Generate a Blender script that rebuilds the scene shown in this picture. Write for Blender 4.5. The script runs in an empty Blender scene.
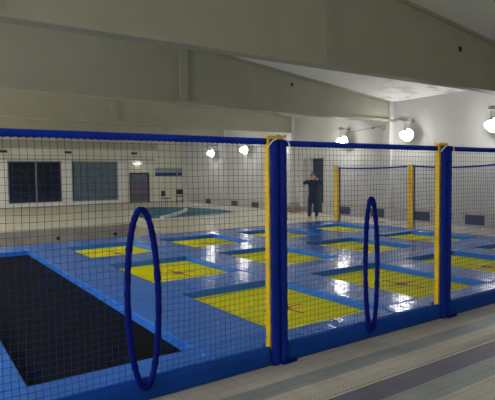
import bpy, bmesh, math, random
from mathutils import Vector, Matrix, noise
random.seed(7)
C = bpy.context.scene.collection
PI = math.pi

# ------------------------------------------------------------------ materials
def mat(name, col, rough=0.5, metal=0.0, spec=0.5, var=0.0, var_scale=3.0, bump=0.0, bump_scale=20.0,
        bump_stretch=(1, 1, 1), emit=None, emit_strength=0.0, coat=0.0):
    m = bpy.data.materials.new(name); m.use_nodes = True
    nt = m.node_tree; b = nt.nodes['Principled BSDF']
    b.inputs['Base Color'].default_value = (*col, 1)
    b.inputs['Roughness'].default_value = rough
    b.inputs['Metallic'].default_value = metal
    b.inputs['Specular IOR Level'].default_value = spec
    b.inputs['Coat Weight'].default_value = coat
    if emit:
        b.inputs['Emission Color'].default_value = (*emit, 1)
        b.inputs['Emission Strength'].default_value = emit_strength
    tc = nt.nodes.new('ShaderNodeNewGeometry')
    if var > 0:
        n = nt.nodes.new('ShaderNodeTexNoise'); n.inputs['Scale'].default_value = var_scale
        n.inputs['Detail'].default_value = 5
        nt.links.new(tc.outputs['Position'], n.inputs['Vector'])
        r = nt.nodes.new('ShaderNodeMapRange')
        r.inputs['From Min'].default_value = 0.3; r.inputs['From Max'].default_value = 0.7
        r.inputs['To Min'].default_value = 1 - var; r.inputs['To Max'].default_value = 1 + var
        nt.links.new(n.outputs['Fac'], r.inputs['Value'])
        mx = nt.nodes.new('ShaderNodeVectorMath'); mx.operation = 'SCALE'
        mx.inputs[0].default_value = col
        nt.links.new(r.outputs['Result'], mx.inputs['Scale'])
        nt.links.new(mx.outputs['Vector'], b.inputs['Base Color'])
    if bump > 0:
        mp = nt.nodes.new('ShaderNodeMapping'); mp.inputs['Scale'].default_value = bump_stretch
        nt.links.new(tc.outputs['Position'], mp.inputs['Vector'])
        n = nt.nodes.new('ShaderNodeTexNoise'); n.inputs['Scale'].default_value = bump_scale
        n.inputs['Detail'].default_value = 3
        nt.links.new(mp.outputs['Vector'], n.inputs['Vector'])
        bp = nt.nodes.new('ShaderNodeBump'); bp.inputs['Strength'].default_value = bump
        bp.inputs['Distance'].default_value = 0.02
        nt.links.new(n.outputs['Fac'], bp.inputs['Height'])
        nt.links.new(bp.outputs['Normal'], b.inputs['Normal'])
    return m

def tile_floor_mat():
    """deck tiles in long courses; the coloured courses run parallel to the net"""
    m = bpy.data.materials.new('deck_tiles'); m.use_nodes = True
    nt = m.node_tree; L = nt.links; b = nt.nodes['Principled BSDF']
    g = nt.nodes.new('ShaderNodeNewGeometry')
    sp = nt.nodes.new('ShaderNodeSeparateXYZ'); L.new(g.outputs['Position'], sp.inputs[0])
    mr = nt.nodes.new('ShaderNodeMapRange')
    y0, y1 = 1.6, 13.6
    mr.inputs['From Min'].default_value = y0; mr.inputs['From Max'].default_value = y1
    L.new(sp.outputs['Y'], mr.inputs['Value'])
    cr = nt.nodes.new('ShaderNodeValToRGB'); cr.color_ramp.interpolation = 'CONSTANT'
    beige = (.56, .53, .465, 1); green = (.31, .355, .355, 1); dark = (.135, .13, .20, 1)
    stops = [(y0, beige), (2.215, green), (2.455, dark), (2.705, beige), (3.005, green), (3.155, beige), (12.0, (.74, .70, .56, 1))]
    el = cr.color_ramp.elements
    while len(el) < len(stops): el.new(0.5)
    for e, (y, c) in zip(el, stops):
        e.position = (y - y0) / (y1 - y0); e.color = c
    L.new(mr.outputs['Result'], cr.inputs['Fac'])
    bk = nt.nodes.new('ShaderNodeTexBrick')
    bk.inputs['Scale'].default_value = 1.0; bk.inputs['Brick Width'].default_value = .245
    bk.inputs['Row Height'].default_value = .1225; bk.inputs['Mortar Size'].default_value = .004
    bk.offset = 0.0
    bk.inputs['Color1'].default_value = (1, 1, 1, 1); bk.inputs['Color2'].default_value = (.88, .89, .9, 1)
    bk.inputs['Mortar'].default_value = (.68, .66, .62, 1)
    mp = nt.nodes.new('ShaderNodeMapping'); mp.inputs['Location'].default_value = (0.03, -.01, 0)
    L.new(g.outputs['Position'], mp.inputs['Vector']); L.new(mp.outputs['Vector'], bk.inputs['Vector'])
    mu = nt.nodes.new('ShaderNodeMix'); mu.data_type = 'RGBA'; mu.blend_type = 'MULTIPLY'
    mu.inputs[0].default_value = 1
    L.new(cr.outputs['Color'], mu.inputs[6]); L.new(bk.outputs['Color'], mu.inputs[7])
    n = nt.nodes.new('ShaderNodeTexNoise'); n.inputs['Scale'].default_value = 2.2; n.inputs['Detail'].default_value = 6
    L.new(g.outputs['Position'], n.inputs['Vector'])
    r2 = nt.nodes.new('ShaderNodeMapRange'); r2.inputs['From Min'].default_value = .3; r2.inputs['From Max'].default_value = .7
    r2.inputs['To Min'].default_value = .84; r2.inputs['To Max'].default_value = 1.1
    L.new(n.outputs['Fac'], r2.inputs['Value'])
    sc = nt.nodes.new('ShaderNodeVectorMath'); sc.operation = 'SCALE'
    L.new(mu.outputs[2], sc.inputs[0]); L.new(r2.outputs['Result'], sc.inputs['Scale'])
    L.new(sc.outputs['Vector'], b.inputs['Base Color'])
    b.inputs['Roughness'].default_value = .42
    bp = nt.nodes.new('ShaderNodeBump'); bp.inputs['Strength'].default_value = .25; bp.inputs['Distance'].default_value = .004
    L.new(bk.outputs['Fac'], bp.inputs['Height']); bp.invert = True
    L.new(bp.outputs['Normal'], b.inputs['Normal'])
    return m

def ceiling_mat():
    """white ceiling with dark damp stains along the eaves"""
    m = bpy.data.materials.new('ceiling_paint'); m.use_nodes = True
    nt = m.node_tree; L = nt.links; b = nt.nodes['Principled BSDF']
    g = nt.nodes.new('ShaderNodeNewGeometry')
    sp = nt.nodes.new('ShaderNodeSeparateXYZ'); L.new(g.outputs['Position'], sp.inputs[0])
    n = nt.nodes.new('ShaderNodeTexNoise'); n.inputs['Scale'].default_value = 1.5; n.inputs['Detail'].default_value = 6
    L.new(g.outputs['Position'], n.inputs['Vector'])
    r = nt.nodes.new('ShaderNodeMapRange'); r.inputs['From Min'].default_value = .52; r.inputs['From Max'].default_value = .62
    L.new(n.outputs['Fac'], r.inputs['Value'])
    rx = nt.nodes.new('ShaderNodeMapRange'); rx.inputs['From Min'].default_value = 11.0; rx.inputs['From Max'].default_value = 13.5
    L.new(sp.outputs['X'], rx.inputs['Value'])
    mu = nt.nodes.new('ShaderNodeMath'); mu.operation = 'MULTIPLY'
    L.new(r.outputs['Result'], mu.inputs[0]); L.new(rx.outputs['Result'], mu.inputs[1])
    m2 = nt.nodes.new('ShaderNodeMath'); m2.operation = 'MULTIPLY'; m2.inputs[1].default_value = .38
    L.new(mu.outputs[0], m2.inputs[0])
    mx = nt.nodes.new('ShaderNodeMix'); mx.data_type = 'RGBA'
    mx.inputs[6].default_value = (.86, .86, .86, 1); mx.inputs[7].default_value = (.2, .21, .22, 1)
    L.new(m2.outputs[0], mx.inputs[0]); L.new(mx.outputs[2], b.inputs['Base Color'])
    b.inputs['Roughness'].default_value = .8
    return m

def grate_mat():
    m = bpy.data.materials.new('drain_grating'); m.use_nodes = True
    nt = m.node_tree; L = nt.links; b = nt.nodes['Principled BSDF']
    g = nt.nodes.new('ShaderNodeNewGeometry')
    bk = nt.nodes.new('ShaderNodeTexBrick'); bk.offset = 0
    bk.inputs['Scale'].default_value = 1; bk.inputs['Brick Width'].default_value = .028
    bk.inputs['Row Height'].default_value = .028; bk.inputs['Mortar Size'].default_value = .009
    bk.inputs['Color1'].default_value = (.14, .13, .11, 1); bk.inputs['Color2'].default_value = (.18, .17, .14, 1)
    bk.inputs['Mortar'].default_value = (.54, .51, .445, 1)
    L.new(g.outputs['Position'], bk.inputs['Vector'])
    L.new(bk.outputs['Color'], b.inputs['Base Color'])
    b.inputs['Roughness'].default_value = .6
    return m

M = {}
M['floor'] = tile_floor_mat()
M['ceiling'] = ceiling_mat()
M['grate'] = grate_mat()
M['wall'] = mat('wall_plaster', (.56, .56, .55), .75, var=.05, var_scale=.8)
M['far_wall'] = mat('far_wall_paint', (.66, .65, .54), .75, var=.06, var_scale=.8)
M['beam'] = mat('beam_paint', (.36, .352, .285), .6, var=.05, var_scale=1.2)
M['white'] = mat('white_paint', (.7, .7, .68), .5)
M['curb'] = mat('pool_curb', (.25, .24, .22), .7, var=.18, var_scale=2.5)
M['void'] = mat('nozzle_dark', (.01, .01, .01), .6)
M['vinyl'] = mat('pad_vinyl', (.035, .20, .80), .14, spec=.42, var=.06, var_scale=2, bump=.5, bump_scale=6, bump_stretch=(1.3, .55, 1))
M['skirt'] = mat('skirt_vinyl', (.003, .05, .32), .5, spec=.12, var=.12, var_scale=4, bump=.3, bump_scale=9)
M['sleeve'] = mat('sleeve_fabric', (.003, .018, .25), .55, spec=.1, var=.15, var_scale=9, bump=.4, bump_scale=14)
M['hoop'] = mat('hoop_fabric', (.002, .008, .17), .6, spec=.06, var=.15, var_scale=12, bump=.5, bump_scale=22)
M['band'] = mat('band_fabric', (.004, .026, .37), .55, spec=.1, var=.2, var_scale=14, bump=.4, bump_scale=25)
M['thread'] = mat('net_thread', (.010, .036, .25), .8, spec=.1)
M['yellow_bed'] = mat('yellow_bed', (.84, .81, .003), .7, spec=.06, var=.05, var_scale=6)
M['black_bed'] = mat('black_bed', (.0075, .0078, .009), .75, spec=.08, var=.2, var_scale=3)
M['red_mark'] = mat('red_mark', (.55, .05, .03), .6)
M['plum_mark'] = mat('plum_mark', (.28, .03, .10), .6)
M['steel'] = mat('dark_steel', (.04, .04, .045), .5, metal=.6)
M['yellow_post'] = mat('yellow_foam', (.85, .55, .005), .45, var=.06, var_scale=6, bump=.15, bump_scale=20)
M['tie'] = mat('white_cord', (.75, .75, .75), .7)
M['glow'] = mat('lamp_glow', (1, 1, 1), .5, emit=(1, .985, .95), emit_strength=32)
M['glow_dim'] = mat('lamp_glow_soft', (1, 1, 1), .5, emit=(1, .985, .95), emit_strength=18)
M['glow_flood'] = mat('lamp_glow_flood', (1, 1, 1), .5, emit=(1, .99, .96), emit_strength=290)  # strong glow of the added pendant fill lamps
M['glow_half'] = mat('lamp_glow_half', (1, 1, 1), .5, emit=(1, .99, .96), emit_strength=55)  # glow of the two fill lamps added on the end wall
M['tube'] = mat('tube_glow', (1, 1, 1), .5, emit=(.95, 1, .95), emit_strength=5)
M['fixture'] = mat('fixture_grey', (.3, .3, .29), .5, metal=.3)
M['glass_dark'] = mat('night_glass', (.010, .013, .017), .12, spec=.6, var=.5, var_scale=1.2)
M['mullion'] = mat('mullion_grey', (.3, .31, .31), .5)
M['curtain'] = mat('curtain_teal', (.11, .155, .175), .8, var=.15, var_scale=3)
M['door_grey'] = mat('door_grey', (.19, .20, .21), .5)
M['door_pane'] = mat('door_pane', (.11, .13, .145), .25)
M['door_dark'] = mat('door_dark', (.028, .048, .058), .6)
M['leaf'] = mat('door_leaf', (.45, .44, .42), .6)
M['red_bar'] = mat('red_bar', (.4, .03, .03), .5)
M['sign_dark'] = mat('sign_dark', (.02, .025, .03), .5)
M['panel_dark'] = mat('vent_panel', (.055, .065, .10), .5)
M['bench'] = mat('bench_tile', (.48, .48, .47), .5, var=.06, var_scale=3)
M['bench_top'] = mat('bench_top', (.50, .41, .37), .6, var=.1, var_scale=3)
M['pale_blue'] = mat('pale_blue', (.26, .37, .40), .4)
M['deep_blue'] = mat('deep_blue', (.012, .035, .12), .4)
M['water'] = mat('pool_water', (.06, .18, .25), .6, spec=.1, bump=.04, bump_scale=3)
M['rim'] = mat('pool_rim', (.62, .62, .58), .5)
M['red'] = mat('red_plastic', (.6, .03, .03), .4)
M['brown'] = mat('brown_card', (.30, .20, .15), .8)
M['skin'] = mat('skin', (.52, .32, .24), .55)
M['jacket'] = mat('navy_cloth', (.02, .026, .055), .85)
M['trouser'] = mat('dark_trouser', (.014, .024, .06), .85)
M['shoe'] = mat('pale_shoe', (.52, .53, .30), .6)
M['hair'] = mat('brown_hair', (.20, .12, .07), .7)
M['eye'] = mat('eye_dark', (.02, .02, .02), .3)

# ------------------------------------------------------------------ mesh helpers
class MB:
    def __init__(s): s.bm = bmesh.new()
    def box(s, x0, x1, y0, y1, z0, z1, bev=0.0, seg=2):
        t = bmesh.new() if bev else s.bm
        P = [t.verts.new(p) for p in [(x0, y0, z0), (x1, y0, z0), (x1, y1, z0), (x0, y1, z0), (x0, y0, z1), (x1, y0, z1), (x1, y1, z1), (x0, y1, z1)]]
        for f in [(3, 2, 1, 0), (4, 5, 6, 7), (0, 1, 5, 4), (1, 2, 6, 5), (2, 3, 7, 6), (3, 0, 4, 7)]:
            t.faces.new([P[i] for i in f])
        if bev:
            bmesh.ops.bevel(t, geom=t.edges[:], offset=bev, segments=seg, affect='EDGES', profile=.5)
            s.merge(t)
        return s
    def merge(s, t):
        me = bpy.data.meshes.new('tmp'); t.to_mesh(me); t.free(); s.bm.from_mesh(me); bpy.data.meshes.remove(me)
    def prism(s, pts, z0, z1, bev=0.0, seg=2):
        """outline in XY extruded in Z, top rim bevelled"""
        t = bmesh.new()
        lo = [t.verts.new((x, y, z0)) for x, y in pts]; hi = [t.verts.new((x, y, z1)) for x, y in pts]
        n = len(pts)
        t.faces.new(lo[::-1]); top = t.faces.new(hi)
        for i in range(n): t.faces.new([lo[i], lo[(i + 1) % n], hi[(i + 1) % n], hi[i]])
        bmesh.ops.recalc_face_normals(t, faces=t.faces[:])
        if bev:
            bmesh.ops.bevel(t, geom=list(top.edges), offset=bev, segments=seg, affect='EDGES', profile=.5)
        s.merge(t); return s
    def tube(s, pts, r, n=8, closed=False, caps=True):
        pts = [Vector(p) for p in pts]; rings = []; N = len(pts); up = None
        for i, p in enumerate(pts):
            a = pts[(i - 1) % N] if (closed or i > 0) else p
            b = pts[(i + 1) % N] if (closed or i < N - 1) else p
            d = (b - a).normalized()
            if up is None:
                up = Vector((0, 0, 1)) if abs(d.z) < .9 else Vector((0, 1, 0))
            u = (up - d * up.dot(d)).normalized(); up = u; v = d.cross(u)
            rr = r[i] if isinstance(r, (list, tuple)) else r
            rings.append([s.bm.verts.new(p + (u * math.cos(2 * PI * k / n) + v * math.sin(2 * PI * k / n)) * rr) for k in range(n)])
        for i in range(N if closed else N - 1):
            A, B = rings[i], rings[(i + 1) % N]
            off = 0
            if closed and i == N - 1:
                off = min(range(n), key=lambda o: (A[0].co - B[o].co).length)
            for k in range(n):
                s.bm.faces.new([A[k], A[(k + 1) % n], B[(k + 1 + off) % n], B[(k + off) % n]])
        if caps and not closed:
            s.bm.faces.new(rings[0][::-1]); s.bm.faces.new(rings[-1])
        return s
    def sphere(s, c, r, seg=16, sc=(1, 1, 1)):
        mt = Matrix.Translation(c) @ Matrix.Diagonal((sc[0], sc[1], sc[2], 1))
        bmesh.ops.create_uvsphere(s.bm, u_segments=seg, v_segments=max(6, seg // 2), radius=r, matrix=mt); return s
    def cyl(s, a, b, r0, r1=None, n=16):
        return s.tube([a, b], [r0, r0 if r1 is None else r1], n)
    def quad(s, *p):
        s.bm.faces.new([s.bm.verts.new(q) for q in p]); return s
    def build(s, name, m, parent=None, smooth=False, loc=None):
        bmesh.ops.recalc_face_normals(s.bm, faces=s.bm.faces[:])
        if loc is not None:
            bmesh.ops.translate(s.bm, verts=s.bm.verts[:], vec=-Vector(loc))
        me = bpy.data.meshes.new(name); s.bm.to_mesh(me); s.bm.free()
        for x in (m if isinstance(m, list) else [m]): me.materials.append(x)
        if smooth:
            for p in me.polygons: p.use_smooth = True
        o = bpy.data.objects.new(name, me); C.objects.link(o)
        if loc is not None and parent is None: o.location = loc
        if parent is not None: o.parent = parent
        return o

def tag(o, label, cat, group=None):
    o['label'] = label; o['category'] = cat
    if group: o['group'] = group
    return o
def struct(o, label=None, cat=None):
    o['kind'] = 'structure'
    if label: o['label'] = label
    if cat: o['category'] = cat
    return o
def empty(name, loc=(0, 0, 0), rz=0):
    o = bpy.data.objects.new(name, None); C.objects.link(o); o.location = loc; o.rotation_euler = (0, 0, rz)
    o.empty_display_size = .2
    return o
def copy_tree(o, parent=None):
    c = o.copy(); C.objects.link(c)
    if parent is not None: c.parent = parent
    for ch in list(o.children): copy_tree(ch, c)
    return c

ORD = ['first', 'second', 'third', 'fourth', 'fifth', 'sixth']

# ------------------------------------------------------------------ building
XW, XL, YF, YB = 14.8, -12.0, 29.3, -5.0
RIDGE = 1.4
def zr(x):
    return 4.27 + .118 * (XW - x) if x >= RIDGE else 4.27 + .118 * (XW - RIDGE) - .118 * (RIDGE - x)

# deck floor with a drained pool basin (L of the hall behind the pads)
PX0, PX1, PY0, PY1 = -9.0, 6.5, 12.35, 17.0
f = MB()
f.box(XL, XW, YB, PY0, -1.2, 0); f.box(XL, PX0, PY0, PY1, -1.2, 0); f.box(PX1, XW, PY0, PY1, -1.2, 0)
f.box(XL, XW, PY1, YF, -1.2, 0); f.box(PX0, PX1, PY0, PY1, -1.3, -.9)
floor = struct(f.build('floor', M['floor']), 'tiled pool deck floor with beige, green and slate courses', 'floor')
b = MB()
b.box(PX0, PX1, PY1 - .03, PY1 + .0, -.9, -.012); b.box(PX1 - .03, PX1, PY0, PY1 - .03, -.9, -.012)
bl = struct(b.build('trim_1', M['curb']), 'grey concrete wall of the drained pool basin', 'pool wall')
def basin_x(px):  # spacing of inlets along the basin wall
    return px
for x in (4.04, 5.95):
    n = MB(); n.cyl((x, PY1 - .075, -.32), (x, PY1 - .03, -.32), .065, .065, 16)
    n.build('inlet_nozzle', M['void'], bl)

d = MB(); d.box(-6, 13.5, 2.755, 2.865, -.0, .004)
struct(d.build('trim_2', M['grate']), 'perforated drain grating strip set in the tiled deck', 'drain')

def wall_with(name, m, mb, label): return struct(mb.build(name, m), label, 'wall')
w = MB()
# door opening in the wall behind the person : y 15.9..17.3
DY0, DY1, DZ = 15.88, 17.28, 2.42
for a, b_, z0, z1 in [(YB, DY0, 0, 4.3), (DY1, YF, 0, 4.3), (DY0, DY1, DZ, 4.3)]:
    w.box(XW, XW + .25, a, b_, z0, z1)
for y in (6.55, 12.40, 18.02, 23.80):
    w.box(XW - .22, XW, y - .17, y + .17, 0, 4.3)
wr = wall_with('wall_right', M['wall'], w, 'pale plastered side wall carrying the lamps')
w = MB(); w.box(XL - .25, XL, YB, YF, 0, 4.3)
wall_with('wall_left', M['far_wall'], w, 'plain side wall')
w = MB(); w.box(XL - .25, XW + .25, YB - .25, YB, 0, 6)
wall_with('wall_back', M['far_wall'], w, 'plain end wall behind the viewer')

# far wall with two big windows, a door and a high strip window
WIN = [(-1.6, 1.2), (1.65, 4.05), (4.5, 7.3), (7.83, 10.56)]
WZ0, WZ1 = .23, 2.57
DX0, DX1, DTZ = 11.25, 12.52, 1.87
w = MB()
xs = [XL]
for a, b_ in WIN: xs += [a, b_]
for i in range(0, len(xs), 2):
    x0 = xs[i]; x1 = xs[i + 1] if i + 1 < len(xs) else DX0
    w.box(x0, x1, YF, YF + .3, 0, WZ1)
for a, b_ in WIN: w.box(a, b_, YF, YF + .3, 0, WZ0)
w.box(XL, DX0, YF, YF + .3, WZ1, 6.1); w.box(DX0, DX1, YF, YF + .3, DTZ, 6.1)
w.box(DX1, 12.93, YF, YF + .3, 0, 6.1); w.box(12.93, XW, YF, YF + .3, 0, 1.63); w.box(12.93, XW, YF, YF + .3, 2.16, 6.1)
wf = wall_with('wall_far', M['far_wall'], w, 'cream end wall with wide dark windows and a door')
# white piers between windows and white sill panels
for x0, x1 in [(4.08, 4.47), (7.33, 7.80), (10.6, 10.98)]:
    p = MB(); p.box(x0, x1, YF - .06, YF, .05, WZ1 + .02); p.build('window_pier', M['white'], wf)
p = MB(); p.box(-2, 10.98, YF - .03, YF, .05, WZ0); p.build('sill_panel', M['white'], wf)
p = MB(); p.box(-6, 12.9, YF - .10, YF, WZ1 + .04, WZ1 + .12); p.build('ledge', M['beam'], wf)
p = MB(); p.box(-9, 12.9, YF - .45, YF, 3.32, 3.62); p.build('soffit', M['beam'], wf)
p = MB(); p.box(XL, XW, YF - .02, YF, 0, .05); struct(p.build('baseboard_far', M['curb']), 'grey skirting strip along the windowed end wall', 'skirting')

def window(n, x0, x1, m, label, mull):
    fr = MB()
    fr.box(x0, x1, YF + .06, YF + .14, WZ0, WZ0 + .06); fr.box(x0, x1, YF + .06, YF + .14, WZ1 - .06, WZ1)
    fr.box(x0, x0 + .06, YF + .06, YF + .14, WZ0 + .06, WZ1 - .06); fr.box(x1 - .06, x1, YF + .06, YF + .14, WZ0 + .06, WZ1 - .06)
    for mx in mull: fr.box(mx - .035, mx + .035, YF + .06, YF + .14, WZ0 + .06, WZ1 - .06)
    o = struct(fr.build('window_%d' % n, M['mullion']), label, 'window')
    g = MB(); g.box(x0 + .06, x1 - .06, YF + .09, YF + .10, WZ0 + .06, WZ1 - .06); g.build('glass', M['glass_dark'], o)
    if m == 'curtain':
        c = MB(); N = 110; prev = None
        for i in range(N + 1):
            x = x0 + .08 + (x1 - x0 - .16) * i / N; y = YF + .055 + .014 * math.sin(i * 1.15) + .006 * math.sin(i * .37)
            q = (c.bm.verts.new((x, y, WZ0 + .08)), c.bm.verts.new((x, y, WZ1 - .08)))
            if prev: c.bm.faces.new([prev[0], q[0], q[1], prev[1]])
            prev = q
        c.build('curtain', M['curtain'], o, smooth=True)
    return o
window(1, *WIN[2], 'glass', 'dark night window with one pale upright mullion', [5.93])
window(2, *WIN[3], 'curtain', 'wide window with a grey teal pleated curtain', [])
window(3, *WIN[1], 'glass', 'dark window past the pier beyond the mullioned window', [2.85])
window(4, *WIN[0], 'glass', 'dark window farther along the end wall', [-.2])
# high strip window
g = MB(); g.box(12.93, XW, YF + .06, YF + .12, 1.63, 1.66); g.box(12.93, XW, YF + .06, YF + .12, 2.13, 2.16)
g.box(14.45, 14.53, YF + .05, YF + .12, 1.66, 2.13)
o = struct(g.build('window_5', M['mullion']), 'high strip window, pale blue above deep blue', 'window')
g = MB(); g.box(12.93, XW, YF + .08, YF + .1, 1.86, 2.13); g.build('upper_pane', M['pale_blue'], o)
g = MB(); g.box(12.93, XW, YF + .08, YF + .1, 1.66, 1.86); g.build('lower_pane', M['deep_blue'], o)
# far door
g = MB(); t = .09
g.box(DX0, DX0 + t, YF - .03, YF + .12, 0, DTZ); g.box(DX1 - t, DX1, YF - .03, YF + .12, 0, DTZ); g.box(DX0 + t, DX1 - t, YF - .03, YF + .12, DTZ - t, DTZ)
o = struct(g.build('door_1', M['sign_dark']), 'grey glazed door with a red push bar in the end wall', 'door')
g = MB(); g.box(DX0 + t, DX1 - t, YF + .03, YF + .08, 0, DTZ - t); lf = g.build('door_leaf', M['door_grey'], o)
g = MB(); g.box(DX0 + .17, DX1 - .17, YF + .022, YF + .03, .75, DTZ - .17); g.build('upper_glass', M['door_pane'], lf)
g = MB(); g.box(DX0 + .17, DX1 - .17, YF + .022, YF + .03, .1, .62); g.build('lower_panel', M['door_pane'], lf)
g = MB(); g.box(DX0 + .12, DX1 - .12, YF - .03, YF + .02, .66, .72); g.build('push_bar', M['red_bar'], lf)
# door behind the person
g = MB(); t = .07
g.box(XW - .03, XW + .15, DY0, DY0 + t, 0, DZ); g.box(XW - .03, XW + .15, DY1 - t, DY1, 0, DZ); g.box(XW - .03, XW + .15, DY0 + t, DY1 - t, DZ - t, DZ)
o = struct(g.build('door_2', M['leaf']), 'double doorway behind the person, one leaf shut, one dark', 'door')
g = MB(); g.box(XW + .05, XW + .10, 16.74, DY1 - t, 0, DZ - t); g.build('shut_leaf', M['leaf'], o)
g = MB(); g.box(XW + .10, XW + .14, DY0 + t, 16.74, 0, DZ - t); lf = g.build('dark_leaf', M['door_dark'], o)
g = MB(); g.cyl((XW + .06, 16.55, 1.05), (XW + .10, 16.55, 1.05), .02); g.build('door_handle', M['fixture'], lf)

# ceiling (two pitches)
c = MB()
for y0, y1 in [(YB, YF)]:
    P = [(XL - .3, zr(XL - .3)), (RIDGE, zr(RIDGE)), (XW + .3, zr(XW + .3))]
    for (xa, za), (xb, zb) in zip(P, P[1:]):
        v = [(xa, y0, za), (xb, y0, zb), (xb, y1, zb), (xa, y1, za), (xa, y0, za + .2), (xb, y0, zb + .2), (xb, y1, zb + .2), (xa, y1, za + .2)]
        vs = [c.bm.verts.new(p) for p in v]
        for fc in [(3, 2, 1, 0), (4, 5, 6, 7), (0, 1, 5, 4), (1, 2, 6, 5), (2, 3, 7, 6), (3, 0, 4, 7)]:
            c.bm.faces.new([vs[i] for i in fc])
struct(c.build('ceiling', M['ceiling']), 'white pitched ceiling with damp stains near the eaves', 'ceiling')

def beam_bot(x): return 3.54 + .0085 * (XW - max(x, RIDGE))
BEAMY = [6.41, 12.22, 17.86, 23.6]
for i, y in enumerate(BEAMY):
    b = MB(); fl = .25 if i == 0 else .32
    def beam_bot(x, i=i): return 3.54 + (0 if i == 0 else .0085 * (XW - max(x, RIDGE)))
    def slab(ya, yb, zlo, zhi, xa, xb):
        n = 12
        rings = []
        for k in range(n + 1):
            x = xa + (xb - xa) * k / n
            lo, hi = zlo(x), zhi(x)
            rings.append([b.bm.verts.new(p) for p in [(x, ya, lo), (x, yb, lo), (x, yb, hi), (x, ya, hi)]])
        for A, B in zip(rings, rings[1:]):
            for k in range(4): b.bm.faces.new([A[k], A[(k + 1) % 4], B[(k + 1) % 4], B[k]])
        b.bm.faces.new(rings[0][::-1]); b.bm.faces.new(rings[-1])
    X1 = XW - .0
    slab(y, y + fl, beam_bot, lambda x: beam_bot(x) + .09, XL, X1)              # bottom flange
    for xa, xb in ((XL, RIDGE), (RIDGE, X1)):
        slab(y + .10, y + fl - .06, lambda x: beam_bot(x) + .09, lambda x: zr(x) - .0, xa, xb)   # web
        slab(y + .04, y + fl - .02, lambda x: zr(x) - .07, lambda x: zr(x) - .001, xa, xb)       # top flange
    bo = struct(b.build('roof_beam', M['beam']), None)
    bo['label'] = 'deep khaki roof beam, %s from the viewer' % ORD[i]; bo['category'] = 'roof beam'
    for xs_ in (-9.5, -4.4, .75, 6.02):
        s = MB()
        q0, q1 = ((xs_ - .02, xs_ + .12), (xs_ + .16, xs_ + .38), (xs_ + .18, xs_ + .42), (xs_ + .18, xs_ + .42))[i]
        s.box(q0, q1, y - .01, y + .10, beam_bot(q0) + .092, zr(q1) - .08)
        s.build('stiffener', M['beam'], bo)
    if i < 2:
        xa, za = ((9.98, 4.30), (10.06, 4.43))[i]
        s = MB(); s.box(xa, xa + .07, y + .07, y + .10, za, za + .10)
        s.build('socket', M['steel'], bo)

# ------------------------------------------------------------------ wall furniture
# low bench with vents along the lamp wall
BX = 14.38
b = MB(); b.box(BX, XW - .222, 5.0, 15.6, 0, .40)
bench = b.build('wall_bench', M['bench']); bench['label'] = 'low tiled bench with dark vents along the lamp wall before the doorway'; bench['category'] = 'bench'
b = MB(); b.box(BX - .03, XW - .222, 5.0, 15.6, .40, .45, .008); b.build('bench_top', M['bench_top'], bench)
for ya in (6.3, 8.46, 10.38, 12.3, 14.0):
    p = MB(); p.box(BX - .012, BX, ya, ya + .64, .07, .37); p.build('vent_panel', M['panel_dark'], bench)
b = MB(); b.box(BX, XW - .222, 17.6, 27.5, 0, .34)
bench2 = b.build('wall_bench', M['bench']); bench2['label'] = 'low tiled bench with dark vents along the wall beyond the doorway'; bench2['category'] = 'bench'
b = MB(); b.box(BX - .03, XW - .222, 17.6, 27.5, .34, .39, .008); b.build('bench_top', M['bench_top'], bench2)
for ya in (20.2, 22.1, 24.9):
    p = MB(); p.box(BX - .012, BX, ya, ya + .6, .04, .3); p.build('vent_panel', M['panel_dark'], bench2)

# lamps
lamp_y = [8.28, 11.37, 14.47, 18.55, 21.48, 24.86]
lamp_lab = ['glowing white wall lamp farthest along the lamp wall from the doorway',
            'glowing white wall lamp beside the pilaster, above the second far yellow post',
            'glowing white wall lamp just before the dark doorway, above the corner post',
            'white wall lamp hidden behind the tall blue post past the doorway',
            'glowing white wall lamp near the pilaster beyond the doorway',
            'glowing white wall lamp closest to the windowed end wall']
def make_lamp(g):
    r = empty('wall_lamp')
    m = MB(); m.cyl((0, 0, .50), (-.05, 0, .50), .07, .06, 14); m.tube([(-.05, 0, .50), (-.38, 0, .50)], .02, 8); m.build('wall_arm', M['fixture'], r)
    m = MB(); m.cyl((-.45, 0, .56), (-.45, 0, .45), .09, .09, 16); m.build('junction_box', M['fixture'], r)
    m = MB(); m.tube([(-.45, 0, .45), (-.45, 0, .2)], .02, 8); m.build('stem', M['fixture'], r)
    m = MB(); m.cyl((-.45, 0, .21), (-.45, 0, .14), .04, .09, 16); m.build('lamp_cap', M['fixture'], r)
    m = MB(); n = 20; prev = None
    for k in range(7):                                   # shallow reflector dish, added to shade the wall from the globe
        a = math.radians(4 + 9 * k); q = []
        for j in range(n):
            t = 2 * PI * j / n
            q.append(m.bm.verts.new((-.45 + .26 * math.cos(a), .28 * math.sin(a) * math.cos(t), .25 * math.sin(a) * math.sin(t))))
        if prev:
            for j in range(n): m.bm.faces.new([prev[j], prev[(j + 1) % n], q[(j + 1) % n], q[j]])
        else: m.bm.faces.new(q)
        prev = q
    m.build('reflector', M['white'], r, smooth=True)
    m = MB(); m.sphere((-.45, 0, 0), .16, 20, (1.0, 1.15, .85)); m.build('globe', g, r, smooth=True)
    return r
protoA = make_lamp(M['glow']); protoB = make_lamp(M['glow_dim'])
used = {}
for i, y in enumerate(lamp_y):
    src = protoA if i < 3 else protoB
    o = src if src not in used else copy_tree(src)
    used[src] = 1
    o.location = (XW, y, [3.07, 3.0, 2.96, 2.95, 2.94, 2.91][i]); tag(o, lamp_lab[i], 'wall lamp', 'glowing lamps along the side wall')
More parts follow.
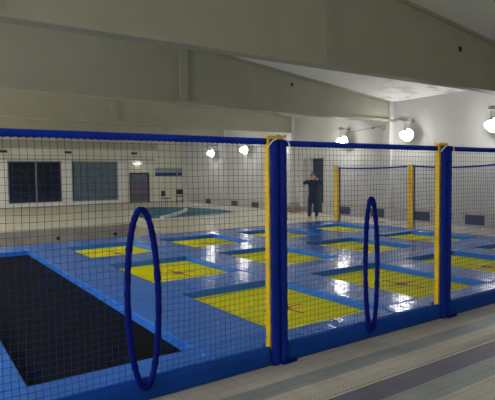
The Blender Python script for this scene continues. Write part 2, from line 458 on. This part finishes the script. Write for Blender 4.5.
# added unseen fill lamps: one pendant per bay, two on the near end wall
def pendant(g, zc, ztop):
    r = empty('pendant_lamp')
    m = MB(); m.cyl((0, 0, ztop - .06), (0, 0, ztop), .07, .07, 14); m.build('ceiling_rose', M['fixture'], r)
    m = MB(); m.tube([(0, 0, .2), (0, 0, ztop - .06)], .012, 8); m.build('cord', M['fixture'], r)
    m = MB(); m.cyl((0, 0, .14), (0, 0, .22), .09, .05, 16); m.build('lamp_cap', M['fixture'], r)
    m = MB(); m.sphere((0, 0, 0), .19, 20, (1, 1, .85)); m.build('globe', g, r, smooth=True)
    return r
pp = pendant(M['glow_flood'], 3.9, zr(-6.5) - 3.9)
M['glow_front'] = mat('lamp_glow_front', (1, 1, 1), .5, emit=(1, .99, .96), emit_strength=190)  # weaker glow for the added fill pendant in the first bay
pf = pendant(M['glow_front'], 3.9, zr(-6.5) - 3.9)
for i, y in enumerate((1.0, 7.5, 13.3, 19.0, 24.8)):
    o = pf if i == 0 else pp if i == 1 else copy_tree(pp)
    o.location = (-6.5, y, 3.9); tag(o, 'strong pendant globe lamp, %s bay of the hall from the near end wall' % ORD[i], 'pendant lamp', 'pendant lamps in the beam bays')
protoD = make_lamp(M['glow_half'])  # fill lamps added out of view, built like the wall lamps
for i, x in enumerate((-4.0, 6.0)):
    o = protoD if i == 0 else copy_tree(protoD)
    o.location = (x, YB, 3.3); o.rotation_euler = (0, 0, -PI / 2)
    tag(o, ['strong wall lamp on the plain end wall, towards the plain side wall', 'strong wall lamp on the plain end wall, towards the lamp wall'][i], 'wall lamp', 'lamps on the end wall')
# conduit runs
for k, (pts, lab) in enumerate([
        ([(XW - .03, 14.6, 3.33), (XW - .03, 13.2, 3.40), (XW - .03, 12.72, 3.44)], 'thin grey conduit running from the lamp before the doorway to the pilaster'),
        ([(XW - .03, 11.55, 3.62), (XW - .03, 11.9, 3.62), (XW - .03, 12.2, 3.56)], 'short grey conduit between the pilaster and the lamp beside it'),
        ([(XW - .03, 27.6, 3.3), (XW - .03, 26.0, 3.33), (XW - .03, 24.1, 3.45)], 'thin grey conduit near the windowed end wall')]):
    m = MB(); m.tube(pts, .016, 6); o = m.build('conduit', M['fixture'], wr)
    m = MB(); p = Vector(pts[1]); m.box(p.x - .03, p.x + .03, p.y - .04, p.y + .04, p.z - .04, p.z + .04); m.build('clip', M['fixture'], o)
m = MB()
pl = [Vector((XW - .24, 12.5 + .09 * math.cos(a), 3.36 + .09 * math.sin(a))) for a in [i * .6 for i in range(11)]]
m.tube(pl, .014, 6); m.build('cable_loop', M['fixture'], wr)

# small dark emergency boxes over the windows and the lit tube over the door
for x, lab in ((4.31, 'small dark box light above the pier before the mullioned window'), (7.65, 'small dark box light above the pier between the two wide windows'),
               (11.57, 'small dark box light above the glazed door')):
    m = MB(); m.box(x - .18, x + .18, YF - .10, YF, 2.98, 3.11, .01); o = tag(m.build('emergency_light', M['sign_dark']), lab, 'light', 'box lights on the end wall')
r = empty('tube_light', (11.75, YF, 2.42)); tag(r, 'small lit white tube light over the glazed door', 'light')
m = MB(); m.box(-.28, .28, -.05, 0, 0, .05); m.build('housing', M['white'], r)
m = MB(); m.cyl((-.25, -.075, .02), (.25, -.075, .02), .02); m.build('tube', M['tube'], r)

# wading pool : raised rim, water and a curved lip across it
def poly_pool():
    K = [(7.6, 18.3), (8.31, 17.75), (9.86, 17.97), (11.16, 18.25), (12.1, 18.9), (12.41, 20.3), (12.2, 22.1), (11.7, 23.5), (10.62, 24.5), (9.5, 23.8), (8.5, 21.46), (7.75, 19.6)]
    n = len(K); pts = []
    for i in range(n):
        p0, p1, p2, p3 = [Vector(K[(i + d) % n]) for d in (-1, 0, 1, 2)]
        for k in range(6):
            t = k / 6
            v = .5 * ((2 * p1) + (p2 - p0) * t + (2 * p0 - 5 * p1 + 4 * p2 - p3) * t * t + (3 * p1 - p0 - 3 * p2 + p3) * t ** 3)
            pts.append((v.x, v.y))
    return pts
PP = poly_pool()
r = empty('wading_pool', (9.9, 20.9, 0)); tag(r, 'round blue wading pool with a pale rim set in the far deck', 'pool')
m = MB(); m.prism([(x - 9.9, y - 20.9) for x, y in PP], .002, .03); m.build('water', M['water'], r)
m = MB()
N = len(PP)
ring = []
for x, y in PP:
    v = Vector((x - 9.9, y - 20.9, 0)); u = v.normalized()
    a = v + u * -.02; b_ = v + u * .16
    ring.append([m.bm.verts.new(q) for q in [(a.x, a.y, .0), (a.x, a.y, .04), (b_.x, b_.y, .04), (b_.x, b_.y, .0)]])
for i in range(N):
    A, B = ring[i], ring[(i + 1) % N]
    for k in range(4): m.bm.faces.new([A[k], A[(k + 1) % 4], B[(k + 1) % 4], B[k]])
m.build('pool_rim', M['rim'], r)
m = MB()
m.tube([(-1.75, -3.0, .05), (-1.4, -2.8, .07), (-.95, -2.4, .09), (-.44, -1.92, .1), (.2, -1.0, .1), (.82, -.03, .08), (1.1, .6, .05)], .085, 8); m.build('curved_lip', M['rim'], r)

# ------------------------------------------------------------------ trampolines
ZT, ZB = .16, .066
XC = [3.63, 5.835, 8.07, 10.28]; HX = .755
YC = [4.85, 7.595, 10.32]; HYS = [.995, .935, .885]
COLN = ['first', 'second', 'third', 'fourth']; ROWN = ['front', 'middle', 'back']

def trampoline(hx, hy, bed_m, mark):
    r = empty('trampoline'); e = .004
    m = MB(); t = .05
    m.box(-hx + e, hx - e, -hy + e, -hy + t, 0, .058); m.box(-hx + e, hx - e, hy - t, hy - e, 0, .058)
    m.box(-hx + e, -hx + t, -hy + t, hy - t, 0, .058); m.box(hx - t, hx - e, -hy + t, hy - t, 0, .058)
    m.build('frame', M['steel'], r)
    m = MB(); m.box(-hx + e, hx - e, -hy + e, hy - e, .0585, ZB); m.build('jumping_bed', bed_m, r)
    if mark:
        z0, z1 = ZB, ZB + .0015
        m = MB()
        cx, cy = .07, -.08
        def bar(ax, ay, bx, by, w_):
            d_ = Vector((bx - ax, by - ay)).normalized(); nn = Vector((-d_.y, d_.x)) * w_ / 2
            m.prism([(ax + nn.x, ay + nn.y), (bx + nn.x, by + nn.y), (bx - nn.x, by - nn.y), (ax - nn.x, ay - nn.y)], z0, z1)
        bar(cx - .30, cy + .0, cx - .08, cy, .036); bar(cx + .1, cy, cx + .30, cy, .036)
        bar(cx - .02, cy + .33, cx, cy + .08, .034); bar(cx + .0, cy - .1, cx + .04, cy - .34, .034)
        m.build('red_cross_mark', M['red_mark'], r)
        m = MB(); m.prism([(cx + .085 * math.cos(a * PI / 8), cy + .085 * math.sin(a * PI / 8)) for a in range(16)], z0, z1 + .0006)
        m.build('centre_mark', M['plum_mark'], r)
        for c_ in r.children:
            for v in c_.data.vertices: v.co.x -= .02 * v.co.y
    return r
for j, y in enumerate(YC):
    proto = None
    for i, x in enumerate(XC):
        o = trampoline(HX, HYS[j], M['yellow_bed'], True) if proto is None else copy_tree(proto)
        if proto is None: proto = o
        o.location = (x + .02 * (7.6 - y), y, 0)
        tag(o, 'yellow trampoline in the %s row, %s column counted from the black trampoline' % (ROWN[j], COLN[i]), 'trampoline', 'yellow trampolines in the grid')
BX0, BX1, BY0, BY1 = .685, 2.065, 3.92, 11.22
o = trampoline((BX1 - BX0) / 2, (BY1 - BY0) / 2, M['black_bed'], False)
o.location = ((BX0 + BX1) / 2, (BY0 + BY1) / 2, 0)
tag(o, 'long black runway trampoline beside the first yellow column', 'trampoline')

# ------------------------------------------------------------------ pads
PF = 3.585; PB = 12.08; PRX = 11.5; G = .007
POSTX = [.24, 2.71, 5.155, 7.6, 10.05]
def sk(x, y):
    return x + .02 * (7.6 - y) * min(1, max(0, (x - 2.07) / .8)) * min(1, max(0, (11.5 - x) / .46))
def pad(pts, label, grp):
    pts = [(sk(x, y) if y > 3.7 else x, y) for x, y in pts]
    cx = sum(p[0] for p in pts) / len(pts); cy = sum(p[1] for p in pts) / len(pts)
    m = MB(); m.prism([(x - cx, y - cy) for x, y in pts], 0, ZT, .016, 3)
    o = m.build('floor_pad', M['vinyl']); o.location = (cx, cy, 0)
    return tag(o, label, 'safety pad', grp)
def rect(x0, x1, y0, y1): return [(x0, y0), (x1, y0), (x1, y1), (x0, y1)]
def notched(x0, x1, y0, y1):
    pts = [(x0, y0)]
    for px in POSTX:
        if px + .112 > x0 and px - .11 < x1:
            a, b_ = px - .115, px + .115
            if a <= x0 + .002: pts = [(b_, y0)] if False else [(x0, y0 + .05), (b_, y0 + .05), (b_, y0)]
            elif b_ >= x1 - .002: pts += [(a, y0), (a, y0 + .05), (x1, y0 + .05)]; return pts + [(x1, y1), (x0, y1)]
            else: pts += [(a, y0), (a, y0 + .05), (b_, y0 + .05), (b_, y0)]
    return pts + [(x1, y0), (x1, y1), (x0, y1)]
edges_y = [(PF, YC[0] - HYS[0])] + [(YC[k] + HYS[k], YC[k + 1] - HYS[k + 1]) for k in range(2)] + [(YC[2] + HYS[2], PB)]
cross_name = ['along the front edge', 'between the front and middle rows', 'between the middle and back rows', 'along the back edge']
cross_short = ['front edge', 'front and middle rows', 'middle and back rows', 'back edge']
strip_x = [(BX1, XC[0] - HX)] + [(XC[k] + HX, XC[k + 1] - HX) for k in range(3)] + [(XC[3] + HX, PRX)]
for j, (y0, y1) in enumerate(edges_y):
    for i in range(4):
        x0 = strip_x[i][0] + (G if i else 0); x1 = strip_x[i + 1][0] - G
        pts = notched(x0, x1, y0, y1 - 0) if j == 0 else rect(x0, x1, y0, y1)
        pad(pts, 'blue vinyl pad %s, at the %s yellow column' % (cross_name[j], COLN[i]), 'blue cross pads')
    pad(notched(strip_x[4][0], PRX, y0, y1) if j == 0 else rect(strip_x[4][0], PRX, y0, y1),
        'blue corner pad past the fourth yellow column, %s' % cross_name[j], 'blue cross pads')
for j in range(3):
    for i, (x0, x1) in enumerate(strip_x):
        if i == 0: w_ = 'between the black trampoline and the first yellow trampoline'
        elif i < 4: w_ = 'between the %s and %s yellow trampolines' % (COLN[i - 1], COLN[i])
        else: w_ = 'past the fourth yellow trampoline'
        pad(rect(x0, x1, YC[j] - HYS[j] + G, YC[j] + HYS[j] - G), 'blue pad %s of the %s row' % (w_, ROWN[j]), 'blue strip pads')
pad(notched(-.13, BX1 - G, PF, BY0), 'blue pad across the near short end of the black trampoline', 'black trampoline pads')
pad(rect(-.13, BX1 - G, BY1, PB), 'blue pad across the far short end of the black trampoline', 'black trampoline pads')
pad(rect(-.13, BX0, BY0 + G, BY1 - G), 'long blue pad on the outer side of the black trampoline', 'black trampoline pads')

# ------------------------------------------------------------------ posts
def make_post():
    """local: x along the net, outer face towards -y"""
    r = empty('net_post')
    m = MB(); m.box(-.085, .085, 0, .062, 0, 2.008, .010); m.build('foam_pad', M['yellow_post'], r)
    m = MB(); m.box(-.095, .085, -.005, .075, 2.009, 2.034, .004); m.build('top_cap', M['yellow_post'], r)
    for s_ in (-1, 1):
        m = MB(); pts = []; rr = []
        for k in range(41):
            z = .004 + 1.995 * k / 40
            pts.append((s_ * .045, -.034, z)); rr.append(.043 + .0022 * math.sin(k * 1.9 + s_))
        m.tube(pts, rr, 14)
        for v in m.bm.verts: v.co.y = -.034 + (v.co.y + .034) * .72
        m.build('net_sleeve', M['sleeve'], r, smooth=True)
        m = MB(); m.tube([(s_ * .04, -.070, 2.005), (s_ * .085, -.068, 1.985), (s_ * .125, -.045, 1.93)], .007, 6); m.build('white_tie', M['tie'], r)
    m = MB()
    m.box(.0, .12, -.085, -.052, 0, .03, .008); m.box(.11, .17, -.082, -.056, .0, .035, .008)
    m.build('loose_strap', M['hoop'], r)
    return r
PY = 3.535
post = make_post()
plab = ['blue sleeved yellow post at the outer side of the black trampoline', 'blue sleeved yellow net post before the first yellow column',
        'blue sleeved yellow net post before the second yellow column', 'blue sleeved yellow net post before the third yellow column',
        'blue sleeved yellow net post before the fourth yellow column']
for k, x in enumerate(POSTX):
    o = post if k == 0 else copy_tree(post)
    o.location = (x, PY, 0); tag(o, plab[k], 'post', 'padded posts of the front net')
FX = 11.53
flab = ['yellow net post at the far corner, near the person', 'yellow net post between middle and back rows on the far side',
        'yellow net post between front and middle rows on the far side']
FYS = [11.86, 8.97, 6.30]
for k, y in enumerate(FYS):
    o = copy_tree(post); o.location = (FX + .07, y, 0); o.rotation_euler = (0, 0, PI / 2); o.scale = (1, 1, .945)
    tag(o, flab[k], 'post', 'padded posts of the far side net')

# ------------------------------------------------------------------ nets
def net_bay(u0, u1, z0, z1, hoop, to_world, seed, label, grp, sag=.0, cell=.0485, rt=.0018, band_h=.053):
    """u runs along the net, to_world(u, off, z) places it; hoop=(uc, zc, half_width, half_height, tilt)"""
    r = empty('safety_net', to_world(u0, 0, 0)); org = Vector(to_world(u0, 0, 0))
    def W(u, off, z): return Vector(to_world(u, off, z)) - org
    nu = max(2, round((u1 - u0) / cell)); nz = max(2, round((z1 - band_h - z0) / cell))
    ztop = lambda u: z1 - sag * 4 * (u - u0) * (u1 - u) / (u1 - u0) ** 2
    def node(i, k):
        a = i / nu; c = k / nz
        u = u0 + (u1 - u0) * a; zt = ztop(u) - band_h * .5; z = z0 + (zt - z0) * c
        e = min(1, 8 * a, 8 * (1 - a)); ez = min(1, 6 * c, 6 * (1 - c))
        n = noise.noise_vector(Vector((u * 1.3, z * 1.3, seed)))
        n2 = noise.noise_vector(Vector((u * 5, z * 5, seed + 9)))
        return u + (.018 * n.x + .004 * n2.x) * e, (.022 * n.y) * e * ez, z + (.020 * n.z + .004 * n2.z) * ez
    P = [[node(i, k) for k in range(nz + 1)] for i in range(nu + 1)]
    def inside(p):
        if not hoop: return False
        uc, zc, hw, hh, tl, sf = hoop
        return ((p[0] - uc - tl * (zc - p[2])) / hw) ** 2 + ((p[2] - zc) / hh) ** 2 < 1.0
    m = MB()
    def seg(chain):
        if len(chain) > 1: m.tube([W(*p) for p in chain], rt, 3, caps=False)
    def cut(a, b_):
        lo, hi = 0.0, 1.0
        for _ in range(8):
            t_ = (lo + hi) / 2; p = tuple(a[q] + (b_[q] - a[q]) * t_ for q in range(3))
            if inside(p) == inside(a): lo = t_
            else: hi = t_
        return p
    def line(pts):
        ch = []
        for i, p in enumerate(pts):
            ip = inside(p)
            if i and ip != inside(pts[i - 1]):
                c_ = cut(pts[i - 1], p)
                if ip: ch.append(c_); seg(ch); ch = []
                else: ch = [c_]
            if not ip: ch.append(p)
        seg(ch)
    for i in range(1, nu): line(P[i])
    for k in range(0, nz): line([P[i][k] for i in range(nu + 1)])
    m.build('netting', M['thread'], r)
    # top band : padded, laced sleeve
    m = MB(); N = 60; prev = None
    for i in range(N * 3 + 1):
        u = u0 + (u1 - u0) * i / (N * 3); zt = ztop(u)
        h = band_h * (1 + .06 * math.sin(i * 1.7) + .05 * noise.noise(Vector((u * 7, seed, 0)))); w_ = .012 + .002 * math.sin(i * 1.1)
        q = [m.bm.verts.new(W(u, o_, z)) for o_, z in [(-w_, zt - h), (-w_ * 1.2, zt - h * .5), (-w_ * .8, zt), (w_ * .8, zt), (w_ * 1.2, zt - h * .5), (w_, zt - h)]]
        if prev:
            for k in range(6): m.bm.faces.new([prev[k], prev[(k + 1) % 6], q[(k + 1) % 6], q[k]])
        prev = q
    m.build('top_band', M['band'], r, smooth=True)
    if hoop:
        uc, zc, hw, hh, tl, sf = hoop
        m = MB(); pts = []; rr = []
        for k in range(96):
            a = 2 * PI * k / 96; z = zc + hh * math.sin(a); u = uc + hw * math.cos(a) + tl * (zc - z)
            tt = (z - zc + hh) / (2 * hh); of = -.165 * (1 - tt) ** 2; pts.append(W(u + sf * of, of, z)); rr.append(.024 + .0025 * math.sin(k * 2.3) + .003 * noise.noise(Vector((k * .4, seed, 1))))
        m.tube(pts, rr, 10, closed=True); m.build('entry_hoop', M['hoop'], r, smooth=True)
    tag(r, label, 'safety net', grp)
    return r
NY = 3.560
fw = lambda u, off, z: (u, NY + off * .6 if abs(off) < .5 else NY, z)
e = .09
net_bay(POSTX[0] + e, POSTX[1] - e, .10, 2.012, (1.452, .783, .122, .662, .0, .2), fw, 1.3, 'blue safety net bay with oval entry hoop before the black trampoline', 'front net bays')
net_bay(POSTX[1] + e, POSTX[2] - e, .10, 1.999, (3.965, .765, .088, .672, .0, .65), fw, 4.7, 'blue safety net bay with oval entry hoop between the two blue posts', 'front net bays')
net_bay(POSTX[2] + e, POSTX[3] - e, .10, 1.999, None, fw, 8.1, 'blue safety net bay without a hoop, past the second blue post', 'front net bays')
ffw = lambda u, off, z: (FX + .03 + off * .6, u, z)
net_bay(FYS[1] + e, FYS[0] - e, .17, 1.89, None, ffw, 11.3, 'far safety net bay between the corner post and the next yellow post', 'far side net bays', sag=.03, cell=.0485, rt=.0018, band_h=.045)
net_bay(FYS[2] + e, FYS[1] - e, .17, 1.90, None, ffw, 15.9, 'far safety net bay reaching toward the front row', 'far side net bays', sag=.06, cell=.0485, rt=.0018, band_h=.045)

# front skirting pads between the posts
for k, (x0, x1) in enumerate([(-.13, POSTX[0] - .1)] + [(POSTX[q] + .1, POSTX[q + 1] - .1) for q in range(4)]):
    if k in (0, 4): continue
    m = MB(); n = 60; prev = None
    prof = [(3.500, .012), (3.492, .05), (3.497, .085), (3.490, .12), (3.497, .155), (3.512, .168), (3.535, .17), (3.545, .165), (3.545, 0), (3.512, 0)]
    for i in range(n + 1):
        x = x0 + (x1 - x0) * i / n
        q = []
        for a, (yy, zz) in enumerate(prof):
            dy = .005 * noise.noise(Vector((x * 4, zz * 9, k))) if a < 6 else 0
            q.append(m.bm.verts.new((x, yy + dy, zz)))
        if prev:
            for a in range(len(prof)): m.bm.faces.new([prev[a], prev[(a + 1) % len(prof)], q[(a + 1) % len(prof)], q[a]])
        else: m.bm.faces.new(q)
        prev = q
    m.bm.faces.new(prev[::-1])
    o = m.build('skirting_pad', M['skirt'], smooth=True)
    tag(o, ['', 'deep blue skirting pad under the net before the black trampoline', 'deep blue skirting pad between the two blue posts',
            'deep blue skirting pad past the second blue post'][k], 'skirting pad', 'front skirting pads')

# ------------------------------------------------------------------ small things near the doorway
m = MB(); m.tube([(0, 0, 0), (0, 0, .02)], [.11, .11], 14); m.tube([(0, 0, .02), (0, 0, .2)], [.075, .02], 14)
o = m.build('marker', M['red']); o.location = (11.75, 14.75, 0); tag(o, 'small red marker on the deck by the person', 'marker')
m = MB(); m.box(-.2, .2, -.45, .45, 0, .2, .015); m.box(-.21, .21, -.46, .46, .2, .25, .012)
o = m.build('box', M['brown']); o.location = (14.1, 17.3, 0); tag(o, 'low brown box on the deck at the wall beside the doorway', 'box')

def dark_chair():
    r = empty('chair')
    m = MB(); m.box(-.21, .21, -.21, .21, .42, .46, .01); m.build('seat', M['jacket'], r)
    m = MB(); m.box(-.21, .21, .17, .20, .55, .84, .01); m.build('backrest', M['jacket'], r)
    for sx in (-1, 1):
        for sy in (-1, 1):
            m = MB(); m.tube([(sx * .19, sy * .185, 0), (sx * .19, sy * .185, .42 if sy < 0 else .55)], .015, 6); m.build('leg', M['steel'], r)
    return r
ch = dark_chair(); ch.location = (11.75, 25.2, 0); ch.rotation_euler = (0, 0, .6); tag(ch, 'dark chair on the far deck just beyond the wading pool', 'chair', 'dark chairs beyond the pool')
c2 = copy_tree(ch); c2.location = (13.4, 26.9, 0); c2.rotation_euler = (0, 0, -.5); tag(c2, 'dark chair in the far corner below the strip window', 'chair', 'dark chairs beyond the pool')

# ------------------------------------------------------------------ person
def skin_mesh(verts, edges, radii, levels=1):
    me = bpy.data.meshes.new('sk'); me.from_pydata(verts, edges, []); o = bpy.data.objects.new('sk', me); C.objects.link(o)
    md = o.modifiers.new('s', 'SKIN'); md.use_smooth_shade = True
    for i, sv in enumerate(me.skin_vertices[0].data):
        rr = radii[i]; sv.radius = rr if isinstance(rr, tuple) else (rr, rr); sv.use_root = (i == 0)
    o.modifiers.new('ss', 'SUBSURF').levels = levels
    bpy.context.view_layer.update()
    dg = bpy.context.evaluated_depsgraph_get()
    out = bpy.data.meshes.new_from_object(o.evaluated_get(dg))
    bpy.data.objects.remove(o)
    return out
def skin_obj(name, m, parent, V, E_, R_, extra=None, levels=1):
    me = skin_mesh(V, E_, R_, levels)
    if extra:
        bm = bmesh.new(); bm.from_mesh(me)
        for em in extra: bm.from_mesh(em)
        bm.to_mesh(me); bm.free()
    me.materials.clear(); me.materials.append(m)
    for p in me.polygons: p.use_smooth = True
    o = bpy.data.objects.new(name, me); C.objects.link(o); o.parent = parent
    return o
pr = empty('person', (12.0, 13.5, 0), -math.radians(41))
pr.scale = (1.02, 1.02, 1.02)
tag(pr, 'person in a long dark jacket on the deck, both hands raised to the face', 'person')
V = [(0, 0, .90), (0, 0, 1.06), (0, -.01, 1.24), (0, 0, 1.38), (0, 0, 1.46), (0, -.01, 1.52), (0, -.015, 1.59), (0, -.01, 1.655)]
E_ = [(0, 1), (1, 2), (2, 3), (3, 4), (4, 5), (5, 6), (6, 7)]
R_ = [(.14, .10), (.12, .085), (.14, .10), (.12, .08), (.052, .052), (.06, .072), (.074, .09), (.055, .065)]
for s_ in (-1, 1):
    i = len(V)
    V += [(s_ * .17, 0, 1.385), (s_ * .31, -.06, 1.31), (s_ * .15, -.19, 1.46), (s_ * .11, -.20, 1.52)]
    E_ += [(3, i), (i, i + 1), (i + 1, i + 2), (i + 2, i + 3)]
    R_ += [.055, .043, .03, .030]
    i = len(V)
    V += [(s_ * .09, 0, .82), (s_ * .11, -.01, .47), (s_ * .125, .01, .09), (s_ * .14, -.13, .035)]
    E_ += [(0, i), (i, i + 1), (i + 1, i + 2), (i + 2, i + 3)]
    R_ += [.085, .055, .04, .035]
ex = []
fm = MB()
for s_ in (-1, 1):   # fingers curled at the face
    for k in range(4):
        L = [.9, 1.0, .95, .78][k]
        x = s_ * (.105 - .004 * k); z = 1.52 + .018 * k
        fm.tube([(x, -.205, z), (x - s_ * .035 * L, -.235, z + .012), (x - s_ * .065 * L, -.225, z + .016), (x - s_ * .082 * L, -.205, z + .016)], [.0095, .009, .0085, .006], 6)
    fm.tube([(s_ * .115, -.185, 1.50), (s_ * .095, -.165, 1.485), (s_ * .07, -.155, 1.49)], [.012, .011, .008], 6)
fm.sphere((0, -.112, 1.575), .018, 8, (.8, 1.2, 1.3))                     # nose
for s_ in (-1, 1): fm.sphere((s_ * .083, .0, 1.58), .022, 8, (.4, .8, 1.3))  # ears
tmp = bpy.data.meshes.new('fx'); fm.bm.to_mesh(tmp); fm.bm.free()
body = skin_obj('body', M['skin'], pr, V, E_, R_, [tmp])
m = MB()
for s_ in (-1, 1): m.sphere((s_ * .032, -.098, 1.595), .010, 8)
m.build('eyes', M['eye'], pr)
V2 = [(0, 0, 1.02), (0, .0, 1.24), (0, .005, 1.37), (0, 0, 1.435), (0, .005, .82), (0, .01, .60)]
E2 = [(0, 1), (1, 2), (2, 3), (0, 4), (4, 5)]
R2 = [(.165, .125), (.175, .13), (.16, .11), (.08, .08), (.18, .135), (.19, .14)]
for s_ in (-1, 1):
    i = len(V2)
    V2 += [(s_ * .185, 0, 1.385), (s_ * .32, -.06, 1.31), (s_ * .16, -.185, 1.45)]
    E2 += [(2, i), (i, i + 1), (i + 1, i + 2)]
    R2 += [.08, .066, .048]
skin_obj('jacket', M['jacket'], pr, V2, E2, R2)
V3 = [(0, 0, .88)]; E3 = []; R3 = [(.15, .11)]
for s_ in (-1, 1):
    i = len(V3)
    V3 += [(s_ * .092, 0, .76), (s_ * .112, -.01, .47), (s_ * .126, .01, .13)]
    E3 += [(0, i), (i, i + 1), (i + 1, i + 2)]; R3 += [.098, .07, .055]
skin_obj('trousers', M['trouser'], pr, V3, E3, R3)
for s_ in (-1, 1):
    m = MB(); m.sphere((s_ * .135, -.055, .052), .052, 12, (.95, 2.5, .95))
    for v in m.bm.verts: v.co.z = max(v.co.z, .002)
    m.tube([(s_ * .127, .012, .07), (s_ * .127, .012, .13)], [.06, .056], 10)
    m.build('shoe', M['shoe'], pr, smooth=True)
m = MB(); m.sphere((0, .012, 1.602), .1, 14, (.93, 1.08, 1.05))
for v in m.bm.verts:
    if v.co.y < -.045 and v.co.z < 1.645: v.co.y = -.045
m.build('hair', M['hair'], pr, smooth=True)

# ------------------------------------------------------------------ world, camera, view
w_ = bpy.data.worlds.new('night'); bpy.context.scene.world = w_; w_.use_nodes = True
w_.node_tree.nodes['Background'].inputs[0].default_value = (.006, .008, .012, 1)

fpx = 502.0; cx, cy = 247.5, 200.0
def ray(px, py): return Vector((px - cx, -(py - cy), -fpx))
X = ray(987, 166).normalized(); Yv = ray(-94, 178); Yv = (Yv - X * X.dot(Yv)).normalized(); Z = X.cross(Yv)
R = Matrix((X, Yv, Z))
cam = bpy.data.cameras.new('camera'); cam.sensor_width = 36; cam.sensor_fit = 'HORIZONTAL'; cam.lens = 36 * fpx / 495
cam.clip_start = .05
co = bpy.data.objects.new('camera', cam); C.objects.link(co)
co.matrix_world = Matrix.Translation((0, 0, 1.7)) @ R.to_4x4()
S = bpy.context.scene; S.camera = co
S.view_settings.view_transform = 'Standard'; S.view_settings.look = 'None'; S.view_settings.gamma = 1
S.view_settings.exposure = 0.8
S.cycles.use_denoising = True
S.cycles.max_bounces = 8; S.cycles.diffuse_bounces = 5
S.cycles.sample_clamp_indirect = 6
